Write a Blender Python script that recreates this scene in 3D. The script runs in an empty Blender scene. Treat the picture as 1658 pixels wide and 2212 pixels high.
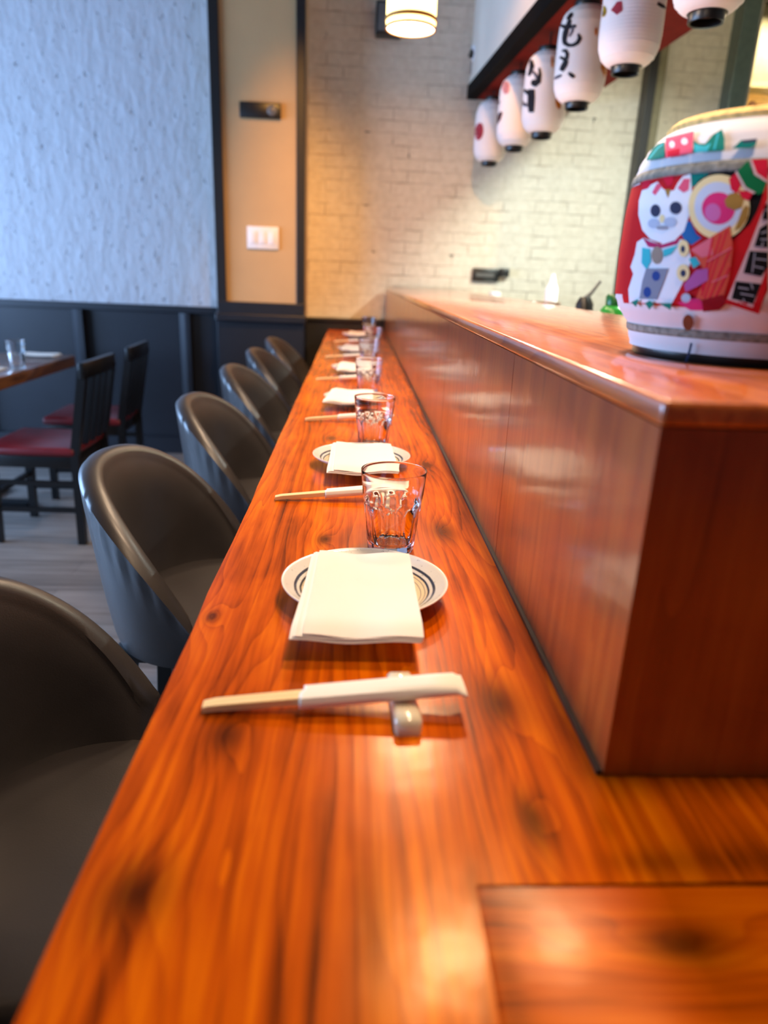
import bpy, bmesh, math, random
from mathutils import Vector, Matrix, geometry, noise
random.seed(7)
SC = bpy.context.scene
COL = SC.collection
PI = math.pi

# ------------------------------------------------------------------ camera
F, CX, CY, W, HH = 1520.0, 829.0, 1106.0, 1658.0, 2212.0
CAM = Vector((0, 0, 1.28))
fwd = Vector(((770 - CX) / F, -(594 - CY) / F, 1.0)).normalized()      # world +Y seen in camera coords (x right, y up, z fwd)
up = Vector((math.sin(math.radians(1.5)), math.cos(math.radians(1.5)), 0))
up = (up - fwd * up.dot(fwd)).normalized()
rgt = Vector((up.y * fwd.z - up.z * fwd.y, up.z * fwd.x - up.x * fwd.z, up.x * fwd.y - up.y * fwd.x))
if rgt.x < 0: rgt = -rgt
RM = Matrix((rgt, fwd, up))          # camera coords -> world
def ray(px, py):
    return RM @ Vector(((px - CX) / F, -(py - CY) / F, 1.0))
cam_d = bpy.data.cameras.new('camera'); cam = bpy.data.objects.new('camera', cam_d); COL.objects.link(cam)
cam_d.sensor_fit = 'VERTICAL'; cam_d.sensor_height = 36.0; cam_d.lens = 36.0 * F / HH
ax, ay_, az_ = RM @ Vector((1, 0, 0)), RM @ Vector((0, 1, 0)), RM @ Vector((0, 0, -1))
m = Matrix((ax, ay_, az_)).transposed().to_4x4(); m.translation = CAM
cam.matrix_world = m
cam_d.clip_start = 0.02
cam_d.dof.use_dof = True; cam_d.dof.focus_distance = 1.05
cam_d.dof.aperture_fstop = cam_d.lens / 8.5
SC.camera = cam

# ------------------------------------------------------------------ helpers
def srgb(r, g, b):
    f = lambda c: (c / 255 / 12.92) if c / 255 <= .04045 else ((c / 255 + .055) / 1.055) ** 2.4
    return (f(r), f(g), f(b), 1)
class N:
    """tiny node helper"""
    def __init__(s, name):
        s.m = bpy.data.materials.new(name); s.m.use_nodes = True
        s.t = s.m.node_tree; s.b = s.t.nodes['Principled BSDF']
    def n(s, typ, **kw):
        x = s.t.nodes.new(typ)
        for k, v in kw.items():
            if k.startswith('i_'): x.inputs[k[2:].replace('_', ' ')].default_value = v
            else: setattr(x, k, v)
        return x
    def l(s, a, b): s.t.links.new(a, b)
    def v(s, sock, val):
        if isinstance(val, bpy.types.NodeSocket): s.l(val, sock)
        else: sock.default_value = val
    def math(s, op, a, b=0.0, c=0.0, clamp=False):
        x = s.n('ShaderNodeMath', operation=op, use_clamp=clamp)
        s.v(x.inputs[0], a); s.v(x.inputs[1], b)
        if op in ('MULTIPLY_ADD', 'SMOOTH_MIN'): s.v(x.inputs[2], c)
        return x.outputs[0]
    def mix(s, f, a, b, mode='MIX'):
        x = s.n('ShaderNodeMix', data_type='RGBA', blend_type=mode)
        s.v(x.inputs[0], f); s.v(x.inputs[6], a); s.v(x.inputs[7], b); return x.outputs[2]
    def coord(s, scale=(1, 1, 1), rot=(0, 0, 0), loc=(0, 0, 0)):
        tc = s.n('ShaderNodeTexCoord'); mp = s.n('ShaderNodeMapping')
        mp.inputs['Scale'].default_value = scale; mp.inputs['Rotation'].default_value = rot; mp.inputs['Location'].default_value = loc
        s.l(tc.outputs['Object'], mp.inputs[0]); return mp.outputs[0]
    def noise(s, co, scale=5, det=3, rough=.5, dist=0):
        x = s.n('ShaderNodeTexNoise'); s.l(co, x.inputs['Vector'])
        x.inputs['Scale'].default_value = scale; x.inputs['Detail'].default_value = det
        x.inputs['Roughness'].default_value = rough; x.inputs['Distortion'].default_value = dist
        return x.outputs[0]
    def ramp(s, f, stops, interp='LINEAR'):
        x = s.n('ShaderNodeValToRGB'); s.v(x.inputs[0], f); e = x.color_ramp.elements; x.color_ramp.interpolation = interp
        while len(e) < len(stops): e.new(.5)
        for k, (p, c) in enumerate(stops): e[k].position = p; e[k].color = c if len(c) == 4 else (*c, 1)
        return x.outputs[0]
    def bump(s, h, strength=.3, dist=.005, normal=None):
        x = s.n('ShaderNodeBump'); x.inputs['Strength'].default_value = strength; x.inputs['Distance'].default_value = dist
        s.l(h, x.inputs['Height'])
        if normal: s.l(normal, x.inputs['Normal'])
        return x.outputs[0]
    def set(s, **kw):
        for k, val in kw.items(): s.v(s.b.inputs[k.replace('_', ' ')], val)
        return s
def plain(name, rgb, rough=.5, metal=0, coat=0, spec=.5, var=.06, nscale=30, bump=0):
    """a simple procedural material with a little tonal variation"""
    q = N(name); c = srgb(*rgb)
    f = q.noise(q.coord(), nscale, 3)
    d = tuple(x * (1 - var * 2) for x in c[:3]) + (1,); e = tuple(min(1, x * (1 + var * 2)) for x in c[:3]) + (1,)
    q.set(Base_Color=q.ramp(f, [(.3, d), (.7, e)]), Roughness=rough, Metallic=metal, Coat_Weight=coat, Specular_IOR_Level=spec)
    if bump: q.set(Normal=q.bump(f, bump, .002))
    return q.m

def finish(name, bm, mats, parent=None, smooth=None, loc=None):
    bmesh.ops.recalc_face_normals(bm, faces=bm.faces)
    me = bpy.data.meshes.new(name); bm.to_mesh(me); bm.free()
    for x in (mats if isinstance(mats, (list, tuple)) else [mats]): me.materials.append(x)
    if smooth is not None:
        for p in me.polygons: p.use_smooth = True
        try: me.set_sharp_from_angle(angle=math.radians(smooth))
        except Exception: pass
    o = bpy.data.objects.new(name, me); COL.objects.link(o)
    if parent: o.parent = parent
    if loc: o.location = loc
    return o
def tag(o, label=None, cat=None, group=None, kind=None):
    if label: o['label'] = label
    if cat: o['category'] = cat
    if group: o['group'] = group
    if kind: o['kind'] = kind
    return o
def thing(name, loc, rz=0):
    o = bpy.data.objects.new(name, None); COL.objects.link(o); o.location = loc; o.rotation_euler = (0, 0, rz)
    o.empty_display_size = .05; return o
def copy_tree(o, parent=None):
    c = o.copy(); COL.objects.link(c)
    if parent: c.parent = parent
    for ch in list(o.children): copy_tree(ch, c)
    return c
def box(bm, x0, x1, y0, y1, z0, z1, mi=0, bev=0, seg=2):
    vs = [bm.verts.new(p) for p in ((x0, y0, z0), (x1, y0, z0), (x1, y1, z0), (x0, y1, z0), (x0, y0, z1), (x1, y0, z1), (x1, y1, z1), (x0, y1, z1))]
    fs = [bm.faces.new([vs[i] for i in f]) for f in ((0, 3, 2, 1), (4, 5, 6, 7), (0, 1, 5, 4), (1, 2, 6, 5), (2, 3, 7, 6), (3, 0, 4, 7))]
    for f in fs: f.material_index = mi
    if bev:
        es = list({e for f in fs for e in f.edges})
        bmesh.ops.bevel(bm, geom=es, offset=bev, segments=seg, profile=.5, affect='EDGES')
    return vs
def hexa(bm, pts, mi=0):
    vs = [bm.verts.new(p) for p in pts]
    for f in ((0, 3, 2, 1), (4, 5, 6, 7), (0, 1, 5, 4), (1, 2, 6, 5), (2, 3, 7, 6), (3, 0, 4, 7)): bm.faces.new([vs[i] for i in f]).material_index = mi
def prism(bm, pts, z0, z1, bev=0, seg=3, mi=0):
    n = len(pts)
    a = [bm.verts.new((x, y, z0)) for x, y in pts]; b = [bm.verts.new((x, y, z1)) for x, y in pts]
    t = bm.faces.new(b); bm.faces.new(a[::-1])
    for i in range(n): bm.faces.new((a[i], a[(i + 1) % n], b[(i + 1) % n], b[i]))
    if bev: bmesh.ops.bevel(bm, geom=list(t.edges), offset=bev, segments=seg, profile=.5, affect='EDGES')
def lathe(bm, prof, n=48, c=(0, 0), mi=0, rmod=None, close=False):
    """prof: list of (r, z); r==0 gives a pole"""
    rings = []
    for r, z in prof:
        if r < 1e-6: rings.append([bm.verts.new((c[0], c[1], z))])
        else:
            rings.append([bm.verts.new((c[0] + (r * (rmod(2 * PI * k / n, z) if rmod else 1)) * math.cos(2 * PI * k / n), c[1] + (r * (rmod(2 * PI * k / n, z) if rmod else 1)) * math.sin(2 * PI * k / n), z)) for k in range(n)])
    pairs = list(zip(rings[:-1], rings[1:]))
    if close: pairs.append((rings[-1], rings[0]))
    for a, b in pairs:
        for k in range(n):
            k2 = (k + 1) % n
            if len(a) == 1 and len(b) == 1: continue
            if len(a) == 1: f = bm.faces.new((a[0], b[k], b[k2]))
            elif len(b) == 1: f = bm.faces.new((a[k], a[k2], b[0]))
            else: f = bm.faces.new((a[k], a[k2], b[k2], b[k]))
            f.material_index = mi
def tube(bm, pts, r, n=10, mi=0, cap=True):
    pts = [Vector(p) for p in pts]; rs = r if isinstance(r, (list, tuple)) else [r] * len(pts)
    prev = None; rings = []
    for i, p in enumerate(pts):
        d = (pts[min(i + 1, len(pts) - 1)] - pts[max(i - 1, 0)]).normalized()
        u = d.cross(Vector((0, 0, 1)) if abs(d.z) < .9 else Vector((1, 0, 0))).normalized() if prev is None else (prev - d * prev.dot(d)).normalized()
        prev = u; w = d.cross(u)
        rings.append([bm.verts.new(p + (u * math.cos(2 * PI * k / n) + w * math.sin(2 * PI * k / n)) * rs[i]) for k in range(n)])
    for a, b in zip(rings[:-1], rings[1:]):
        for k in range(n): bm.faces.new((a[k], a[(k + 1) % n], b[(k + 1) % n], b[k])).material_index = mi
    if cap: bm.faces.new(rings[0][::-1]).material_index = mi; bm.faces.new(rings[-1]).material_index = mi
def bar(bm, a, b, w, d, mi=0, w2=None, d2=None):
    """square bar from a to b"""
    a, b = Vector(a), Vector(b); t = (b - a).normalized()
    u = t.cross(Vector((0, 1, 0)) if abs(t.y) < .9 else Vector((1, 0, 0))).normalized(); v = t.cross(u)
    w2 = w2 or w; d2 = d2 or d
    pts = [p + u * sx * ww / 2 + v * sy * dd / 2 for p, ww, dd in ((a, w, d), (b, w2, d2)) for sx, sy in ((-1, -1), (1, -1), (1, 1), (-1, 1))]
    hexa(bm, pts, mi)

# ---- drawing on a surface of revolution: outlines traced in the photo, carried onto the real curved surface
class Rev:
    def __init__(s, cx, cy, prof):      # prof: (z, r) ascending z (world)
        s.c = (cx, cy); s.p = prof
    def r(s, z):
        p = s.p
        if z <= p[0][0]: return p[0][1]
        for (z0, r0), (z1, r1) in zip(p[:-1], p[1:]):
            if z <= z1: return r0 + (r1 - r0) * (z - z0) / (z1 - z0)
        return p[-1][1]
    def f(s, P, off): return math.hypot(P.x - s.c[0], P.y - s.c[1]) - s.r(P.z) - off
    def hit(s, px, py, off):
        d = ray(px, py); d = d / d.y
        R = max(q[1] for q in s.p) + .02
        t0, t1 = s.c[1] - R, s.c[1]
        n = 40; ta = t0; best = None
        for i in range(1, n + 1):
            tb = t0 + (t1 - t0) * i / n
            v = s.f(CAM + d * tb, off)
            if best is None or v < best[0]: best = (v, tb)
            if v <= 0:
                lo, hi = ta, tb
                for _ in range(24):
                    mid = (lo + hi) / 2
                    if s.f(CAM + d * mid, off) > 0: lo = mid
                    else: hi = mid
                return CAM + d * hi
            ta = tb
        P = CAM + d * best[1]      # just missed: pull onto the surface
        k = (s.r(P.z) + off) / max(1e-6, math.hypot(P.x - s.c[0], P.y - s.c[1]))
        return Vector((s.c[0] + (P.x - s.c[0]) * k, s.c[1] + (P.y - s.c[1]) * k, P.z))
def draw(bm, surf, poly, off, mi, maxlen=14.0):
    """fill a pixel-space outline and lay it on the surface"""
    tris = geometry.tessellate_polygon([[Vector((x, y, 0)) for x, y in poly]])
    b2 = bmesh.new(); vs = [b2.verts.new((x, y, 0)) for x, y in poly]
    for t in tris:
        try: b2.faces.new([vs[i] for i in t])
        except ValueError: pass
    for _ in range(6):
        es = [e for e in b2.edges if e.calc_length() > maxlen]
        if not es: break
        bmesh.ops.subdivide_edges(b2, edges=es, cuts=1); bmesh.ops.triangulate(b2, faces=b2.faces)
    mp = {}
    for v in b2.verts: mp[v] = bm.verts.new(surf.hit(v.co.x, v.co.y, off))
    for f in b2.faces:
        try: bm.faces.new([mp[v] for v in f.verts]).material_index = mi
        except ValueError: pass
    b2.free()
def ell(cx, cy, rx, ry, n=20, rot=0):
    c, s = math.cos(rot), math.sin(rot)
    return [(cx + rx * math.cos(2 * PI * k / n) * c - ry * math.sin(2 * PI * k / n) * s, cy + rx * math.cos(2 * PI * k / n) * s + ry * math.sin(2 * PI * k / n) * c) for k in range(n)]
def stroke(pts, w):
    """brush stroke outline; w one width or a list"""
    ws = w if isinstance(w, (list, tuple)) else [w] * len(pts)
    L, R = [], []
    for i, (x, y) in enumerate(pts):
        a = pts[max(0, i - 1)]; b = pts[min(len(pts) - 1, i + 1)]
        dx, dy = b[0] - a[0], b[1] - a[1]; l = math.hypot(dx, dy) or 1
        nx, ny = -dy / l * ws[i] / 2, dx / l * ws[i] / 2
        L.append((x + nx, y + ny)); R.append((x - nx, y - ny))
    return L + R[::-1]

# ------------------------------------------------------------------ materials
def wood(name, dark, mid, light, along='y', ring=34, coat=.6, rough=.3, knots=(), seed=0.0, plane='xy', ringamt=.5, blotch=.35, bump=.12, coat_rough=.08, stains=(), spec=.5, streak=1.0, spectint=(1, 1, 1, 1)):
    q = N(name)
    tc = q.n('ShaderNodeTexCoord'); sep = q.n('ShaderNodeSeparateXYZ'); q.l(tc.outputs['Object'], sep.inputs[0])
    X, Y, Z = sep.outputs
    long_, cross = {'y': (Y, X), 'x': (X, Y), 'z': (Z, Y)}[along]
    other = Z if along != 'z' else X
    comb = q.n('ShaderNodeCombineXYZ')
    q.v(comb.inputs[0], q.math('MULTIPLY', cross, 9)); q.v(comb.inputs[1], q.math('MULTIPLY_ADD', long_, .9, seed)); q.v(comb.inputs[2], q.math('MULTIPLY', other, 7))
    warp = q.noise(comb.outputs[0], 1.0, 3, .5)
    c2 = q.n('ShaderNodeCombineXYZ')
    q.v(c2.inputs[0], q.math('MULTIPLY', cross, 260)); q.v(c2.inputs[1], q.math('MULTIPLY_ADD', long_, 7, seed)); q.v(c2.inputs[2], q.math('MULTIPLY', other, 200))
    fib = q.noise(c2.outputs[0], 1.0, 4, .6)
    c3 = q.n('ShaderNodeCombineXYZ')
    q.v(c3.inputs[0], q.math('MULTIPLY', cross, 16)); q.v(c3.inputs[1], q.math('MULTIPLY_ADD', long_, 5, seed)); q.v(c3.inputs[2], q.math('MULTIPLY', other, 12))
    blo = q.noise(c3.outputs[0], 1.0, 4, .55, .4)
    c4 = q.n('ShaderNodeCombineXYZ')
    q.v(c4.inputs[0], q.math('MULTIPLY_ADD', warp, .9, q.math('MULTIPLY', cross, 75))); q.v(c4.inputs[1], q.math('MULTIPLY_ADD', long_, 2.6, seed)); q.v(c4.inputs[2], q.math('MULTIPLY', other, 60))
    stk = q.noise(c4.outputs[0], 1.0, 3, .55)
    phase = q.math('ADD', q.math('MULTIPLY', cross, ring), q.math('MULTIPLY', warp, 9.0))
    km = None
    for kx, ky, kr, ks in knots:
        dx = q.math('SUBTRACT', cross, kx); dy = q.math('MULTIPLY', q.math('SUBTRACT', long_, ky), ks)
        d = q.math('SQRT', q.math('ADD', q.math('MULTIPLY', dx, dx), q.math('MULTIPLY', dy, dy)))
        d = q.math('DIVIDE', q.math('ADD', d, q.math('MULTIPLY_ADD', blo, .02, -.01)), kr)
        swirl = q.math('MULTIPLY', q.math('EXPONENT', q.math('MULTIPLY', d, -0.55)), 3.4)
        phase = q.math('ADD', phase, swirl)
        core = q.math('EXPONENT', q.math('MULTIPLY', q.math('MULTIPLY', d, d), -1.0))
        km = core if km is None else q.math('MAXIMUM', km, core)
    rg = q.math('FRACT', phase)
    rg = q.math('POWER', rg, 2.2)
    f = q.math('MULTIPLY', rg, ringamt)
    f = q.math('ADD', f, q.math('MULTIPLY', q.math('SUBTRACT', fib, .5), .55))
    f = q.math('ADD', f, q.math('MULTIPLY', q.math('SUBTRACT', blo, .5), blotch * 2.4))
    f = q.math('ADD', f, q.math('MULTIPLY', q.math('SUBTRACT', stk, .45), 1.3 * streak))
    f = q.math('ADD', f, .30)
    colr = q.ramp(f, [(.05, srgb(*light)), (.45, srgb(*mid)), (1.0, srgb(*dark))])
    if km is not None:
        colr = q.mix(q.math('MULTIPLY', km, .82), colr, srgb(dark[0] * .38, dark[1] * .33, dark[2] * .4))
    for (sx, sy, rx, ry) in stains:
        dx = q.math('DIVIDE', q.math('SUBTRACT', cross, sx), rx); dy = q.math('DIVIDE', q.math('SUBTRACT', long_, sy), ry)
        d2 = q.math('ADD', q.math('MULTIPLY', dx, dx), q.math('MULTIPLY', dy, dy))
        mm = q.math('EXPONENT', q.math('MULTIPLY', d2, -1.0))
        mm = q.math('MULTIPLY', mm, q.math('MULTIPLY_ADD', fib, 1.4, -.2, clamp=True), clamp=True)
        colr = q.mix(q.math('MULTIPLY', mm, .85), colr, srgb(dark[0] * .42, dark[1] * .35, dark[2] * .4))
    hb = q.math('ADD', q.math('MULTIPLY', fib, .5), q.math('MULTIPLY', rg, .5))
    wav = q.noise(q.coord((9, 9, 9)), 3.0, 2)
    nrm = q.bump(q.math('ADD', q.math('MULTIPLY', hb, .5), q.math('MULTIPLY', wav, .8)), bump, .002)
    cn = q.bump(q.math('ADD', q.math('MULTIPLY', wav, 1.0), q.math('MULTIPLY', hb, .10)), .13, .004)
    q.set(Base_Color=colr, Roughness=rough, Coat_Weight=coat, Coat_Roughness=coat_rough, Normal=nrm, Coat_Normal=cn, Coat_IOR=1.5, Specular_IOR_Level=spec, Specular_Tint=spectint)
    return q.m

M = {}
M['counter'] = wood('varnished_counter_wood', (84, 22, 0), (194, 82, 0), (230, 116, 0), 'y', ring=70, coat=.06, rough=.24, coat_rough=.15, ringamt=.26, spec=.25, spectint=(1, .55, .12, 1), blotch=.42,
    knots=[(-.097, .49, .016, .55), (-.125, .335, .022, .7), (.137, .54, .022, .5), (.139, .99, .02, .4), (-.036, .944, .010, .5), (-.049, 1.60, .012, .4),
           (.150, 1.38, .014, .45), (-.02, .725, .006, .5), (-.148, .70, .006, .5), (.10, 2.1, .012, .4), (-.12, 2.6, .012, .4), (.135, .40, .012, .4)],
    stains=[(.20, .360, .03, .011), (.26, .362, .04, .014), (.36, .368, .08, .018), (.185, .395, .006, .02), (.02, .31, .012, .06)])
M['board'] = wood('varnished_return_wood', (86, 22, 0), (190, 76, 0), (224, 106, 0), 'x', ring=60, coat=.06, rough=.24, coat_rough=.15, seed=3.3, ringamt=.2, spec=.25, spectint=(1, .55, .12, 1), blotch=.4,
    knots=[(.30, .20, .014, .5)], stains=[(.27, .092, .12, .011), (.335, .11, .014, .02)])
M['riser'] = wood('riser_veneer', (104, 40, 10), (156, 68, 20), (180, 92, 30), 'z', ring=7, streak=.35, coat=.7, rough=.35, seed=1.7, ringamt=.25, blotch=.42, bump=.08, coat_rough=.13)
M['risertop'] = wood('riser_top_wood', (150, 66, 20), (204, 106, 40), (220, 128, 56), 'y', ring=14, coat=1.0, rough=.3, seed=5.1, ringamt=.3, blotch=.3, bump=.06, coat_rough=.1)  # base made paler to carry the brick wall's reflection in its colour
M['chopwood'] = wood('pale_bamboo', (226, 184, 118), (244, 212, 150), (250, 226, 176), 'x', streak=.2, ring=120, coat=0, rough=.6, ringamt=.2, blotch=.12, bump=.05)
M['table'] = wood('dining_table_wood', (70, 42, 22), (128, 82, 46), (150, 102, 62), 'y', ring=16, coat=.5, rough=.35, seed=2.2)
def brick():
    q = N('painted_brick')
    co = q.coord((1, 1, 1), (PI / 2, 0, 0))
    co2 = q.n('ShaderNodeMapping'); co2.inputs['Rotation'].default_value = (-PI / 2, 0, 0)
    tc = q.n('ShaderNodeTexCoord'); sep = q.n('ShaderNodeSeparateXYZ'); q.l(tc.outputs['Object'], sep.inputs[0])
    wn = q.noise(tc.outputs['Object'], 9, 3)
    cb = q.n('ShaderNodeCombineXYZ')
    q.v(cb.inputs[0], q.math('MULTIPLY_ADD', wn, .012, sep.outputs[0])); q.v(cb.inputs[1], q.math('ADD', sep.outputs[2], q.math('MULTIPLY', wn, .016)))
    br = q.n('ShaderNodeTexBrick'); q.l(cb.outputs[0], br.inputs['Vector'])
    br.inputs['Scale'].default_value = 1.0; br.inputs['Brick Width'].default_value = .215; br.inputs['Row Height'].default_value = .072
    br.inputs['Mortar Size'].default_value = .007; br.inputs['Mortar Smooth'].default_value = .6; br.inputs['Bias'].default_value = 0
    br.inputs['Color1'].default_value = (1, 1, 1, 1); br.inputs['Color2'].default_value = (.8, .8, .8, 1); br.inputs['Mortar'].default_value = (0, 0, 0, 1)
    n2 = q.noise(tc.outputs['Object'], 26, 4); n3 = q.noise(tc.outputs['Object'], 5.5, 2)
    gap = q.math('MULTIPLY', br.outputs['Fac'], q.math('MULTIPLY_ADD', n3, 3.4, -1.5, clamp=True))
    base = q.ramp(n2, [(.25, srgb(200, 190, 170)), (.7, srgb(216, 207, 188))])
    colr = q.mix(q.math('MULTIPLY', gap, .55), base, srgb(120, 104, 86))
    spots = q.ramp(q.noise(tc.outputs['Object'], 11.5, 1), [(.70, (0, 0, 0)), (.76, (1, 1, 1))])
    sp = q.math('MULTIPLY', spots, br.outputs['Fac'])
    colr = q.mix(q.math('MULTIPLY', sp, .85), colr, srgb(60, 50, 42))
    h = q.math('ADD', q.math('MULTIPLY', br.outputs['Color'], .7), q.math('MULTIPLY', n2, .35))
    q.set(Base_Color=colr, Roughness=.7, Normal=q.bump(h, .45, .006))
    return q.m
M['brick'] = brick()
def plaster():
    q = N('rough_white_plaster')
    co = q.coord((1, 1, .7), (0, .25, 0))
    n1 = q.noise(co, 15, 4, .55, .3); n2 = q.noise(co, 7, 3); n3 = q.noise(q.coord((1.4, 1, .5), (0, .45, 0)), 11, 2)
    pits = q.ramp(q.noise(co, 30, 1), [(.66, (0, 0, 0)), (.74, (1, 1, 1))])
    h = q.math('ADD', q.math('ADD', q.math('MULTIPLY', n1, .6), q.math('MULTIPLY', n2, .5)), q.math('MULTIPLY', n3, .6))
    h = q.math('SUBTRACT', h, q.math('MULTIPLY', pits, .5))
    colr = q.mix(q.math('MULTIPLY', pits, .4), srgb(192, 194, 200), srgb(140, 142, 148))
    q.set(Base_Color=colr, Roughness=.75, Normal=q.bump(h, .8, .02))
    return q.m
M['plaster'] = plaster()
def floorm():
    q = N('grey_plank_floor')
    tc = q.n('ShaderNodeTexCoord')
    br = q.n('ShaderNodeTexBrick'); q.l(tc.outputs['Object'], br.inputs['Vector'])
    br.inputs['Scale'].default_value = 1; br.inputs['Brick Width'].default_value = 1.2; br.inputs['Row Height'].default_value = .15; br.inputs['Mortar Size'].default_value = .002
    br.inputs['Color1'].default_value = srgb(150, 140, 132); br.inputs['Color2'].default_value = srgb(104, 95, 88); br.inputs['Mortar'].default_value = srgb(50, 44, 40)
    g = q.noise(q.coord((1.2, 26, 1)), 1.6, 5, .6)
    colr = q.mix(.55, br.outputs['Color'], q.ramp(g, [(.3, srgb(74, 66, 60)), (.7, srgb(172, 162, 154))]))
    q.set(Base_Color=colr, Roughness=.38, Normal=q.bump(g, .1, .003)); return q.m
M['floor'] = floorm()
def leather(name, rgb):
    q = N(name); co = q.coord()
    vo = q.n('ShaderNodeTexVoronoi'); q.l(co, vo.inputs['Vector']); vo.inputs['Scale'].default_value = 420
    n = q.noise(co, 14, 3)
    c = srgb(*rgb); d = tuple(x * .82 for x in c[:3]) + (1,)
    q.set(Base_Color=q.ramp(n, [(.3, d), (.7, c)]), Roughness=.42, Normal=q.bump(vo.outputs['Distance'], .12, .0008), Coat_Weight=.35, Coat_Roughness=.32)
    return q.m
M['leather'] = leather('grey_leather', (54, 50, 50))
M['redseat'] = leather('red_vinyl', (122, 14, 28))
M['blackwood'] = plain('black_painted_wood', (16, 15, 16), .35)
M['blackmetal'] = plain('black_metal', (20, 20, 22), .4, .6)
M['wains'] = plain('charcoal_paint', (22, 25, 34), .42, nscale=8)
M['trimblack'] = plain('black_trim_paint', (26, 24, 24), .4)
M['coltan'] = plain('cream_wall_paint', (188, 157, 112), .65, var=.02, nscale=4)
M['soffit'] = plain('cream_drywall', (226, 214, 196), .7, var=.03, nscale=3)
M['redbrown'] = plain('dark_red_stained_board', (118, 28, 18), .8, spec=.1, nscale=12)
M['beamblack'] = plain('black_beam_edge', (14, 12, 11), .8, spec=.08)
M['ceil'] = plain('dark_ceiling_paint', (128, 120, 110), .8)
M['sidewall'] = plain('side_wall_paint', (196, 190, 180), .7)
M['whiteplastic'] = plain('white_plastic', (232, 232, 232), .35, var=.02)
M['blackplastic'] = plain('black_plastic', (22, 21, 20), .35)
M['greyplastic'] = plain('grey_plastic', (92, 92, 90), .4)
M['steel'] = plain('grey_green_steel', (78, 92, 88), .35, .3)
M['brightsteel'] = plain('bright_steel', (200, 204, 200), .25, .9)
M['olive'] = plain('olive_brown_paint', (112, 104, 78), .5)
M['oliveboard'] = plain('olive_board', (104, 100, 80), .6)
M['kitchentan'] = plain('tan_kitchen_wall', (222, 190, 130), .6)
M['yellow'] = plain('yellow_plastic', (236, 208, 96), .4)
M['green'] = plain('green_plastic', (40, 140, 50), .3)
M['darkgreen'] = plain('dark_green_plastic', (8, 84, 26), .3)
M['ceramic'] = plain('cream_ceramic', (226, 214, 184), .18, coat=.6, var=.03)
M['brownceramic'] = plain('brown_ceramic', (112, 74, 48), .3)
M['steelcounter'] = plain('brushed_steel', (168, 172, 170), .35, .8)
M['basestrip'] = plain('dark_brown_strip', (48, 22, 12), .5)
def glassm():
    q = N('clear_glass'); q.set(Base_Color=(1, 1, 1, 1), Roughness=.0, IOR=1.5, Transmission_Weight=1.0); return q.m
M['glass'] = glassm()
def paper(name, rgb, trans=.0):
    q = N(name); n = q.noise(q.coord(), 60, 3); n2 = q.noise(q.coord(), 9, 2)
    c = srgb(*rgb)
    q.set(Base_Color=q.ramp(n2, [(.3, tuple(x * .96 for x in c[:3]) + (1,)), (.7, c)]), Roughness=.85, Normal=q.bump(n, .1, .001), Specular_IOR_Level=.2)
    if trans: q.set(Subsurface_Weight=trans); q.b.inputs['Subsurface Radius'].default_value = (.01, .008, .006)
    return q.m
M['napkin'] = paper('white_napkin_paper', (246, 240, 230))
M['sleeve'] = paper('white_sleeve_paper', (244, 240, 226))
M['lantern'] = paper('white_lantern_paper', (238, 228, 222))
M['wrap'] = paper('white_straw_wrap_paper', (226, 222, 226))
def platem():
    q = N('banded_stoneware')
    tc = q.n('ShaderNodeTexCoord'); sep = q.n('ShaderNodeSeparateXYZ'); q.l(tc.outputs['Object'], sep.inputs[0])
    r = q.math('SQRT', q.math('ADD', q.math('MULTIPLY', sep.outputs[0], sep.outputs[0]), q.math('MULTIPLY', sep.outputs[1], sep.outputs[1])))
    r = q.math('DIVIDE', q.math('ADD', r, q.math('MULTIPLY_ADD', q.noise(tc.outputs['Object'], 30, 2), .0016, -.0008)), .1)
    cr = srgb(232, 214, 176); wh = srgb(224, 222, 216); dk = srgb(52, 56, 70); md = srgb(160, 152, 140)
    band = q.ramp(r, [(0, cr), (.655, md), (.665, cr), (.70, md), (.712, cr), (.735, dk), (.758, wh), (.795, dk), (.825, wh), (.955, srgb(232, 230, 226)), (.975, srgb(140, 140, 150))], 'CONSTANT')
    sp = q.ramp(q.noise(tc.outputs['Object'], 330, 1), [(.70, (0, 0, 0)), (.74, (1, 1, 1))])
    q.set(Base_Color=q.mix(q.math('MULTIPLY', sp, .6), band, srgb(70, 60, 50)), Roughness=.22, Coat_Weight=.5, Coat_Roughness=.08); return q.m
M['plate'] = platem()
def emis(name, rgb, s, base=None):
    q = N(name); q.set(Base_Color=base or srgb(*rgb), Emission_Color=srgb(*rgb), Emission_Strength=s, Roughness=.8)
    n = q.noise(q.coord(), 40, 2); q.l(q.mix(.15, srgb(*rgb), q.ramp(n, [(.3, srgb(*[c * .85 for c in rgb])), (.7, srgb(*rgb))])), q.b.inputs['Emission Color']); return q.m
M['diffuser'] = emis('lamp_diffuser', (255, 240, 205), 9.0)
M['shade'] = emis('glowing_paper_shade', (255, 222, 140), 4.5)
M['lampband'] = plain('honey_wood_band', (206, 140, 52), .5)
M['ink'] = plain('black_ink', (34, 28, 36), .7)
M['greyink'] = plain('grey_ink', (120, 112, 122), .7)
M['orangeink'] = plain('orange_print', (226, 140, 44), .7)
M['redink'] = plain('red_print', (200, 60, 76), .7)
M['pinkink'] = plain('pale_pink_print', (240, 176, 176), .7)
M['yellowink'] = plain('mustard_print', (206, 170, 20), .7)
M['brownink'] = plain('brown_ink', (96, 62, 66), .7)

def structure(name, bm, mat, parent=None, smooth=None):
    o = finish(name, bm, mat, parent, smooth)
    if not parent: o['kind'] = 'structure'
    return o

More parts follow.
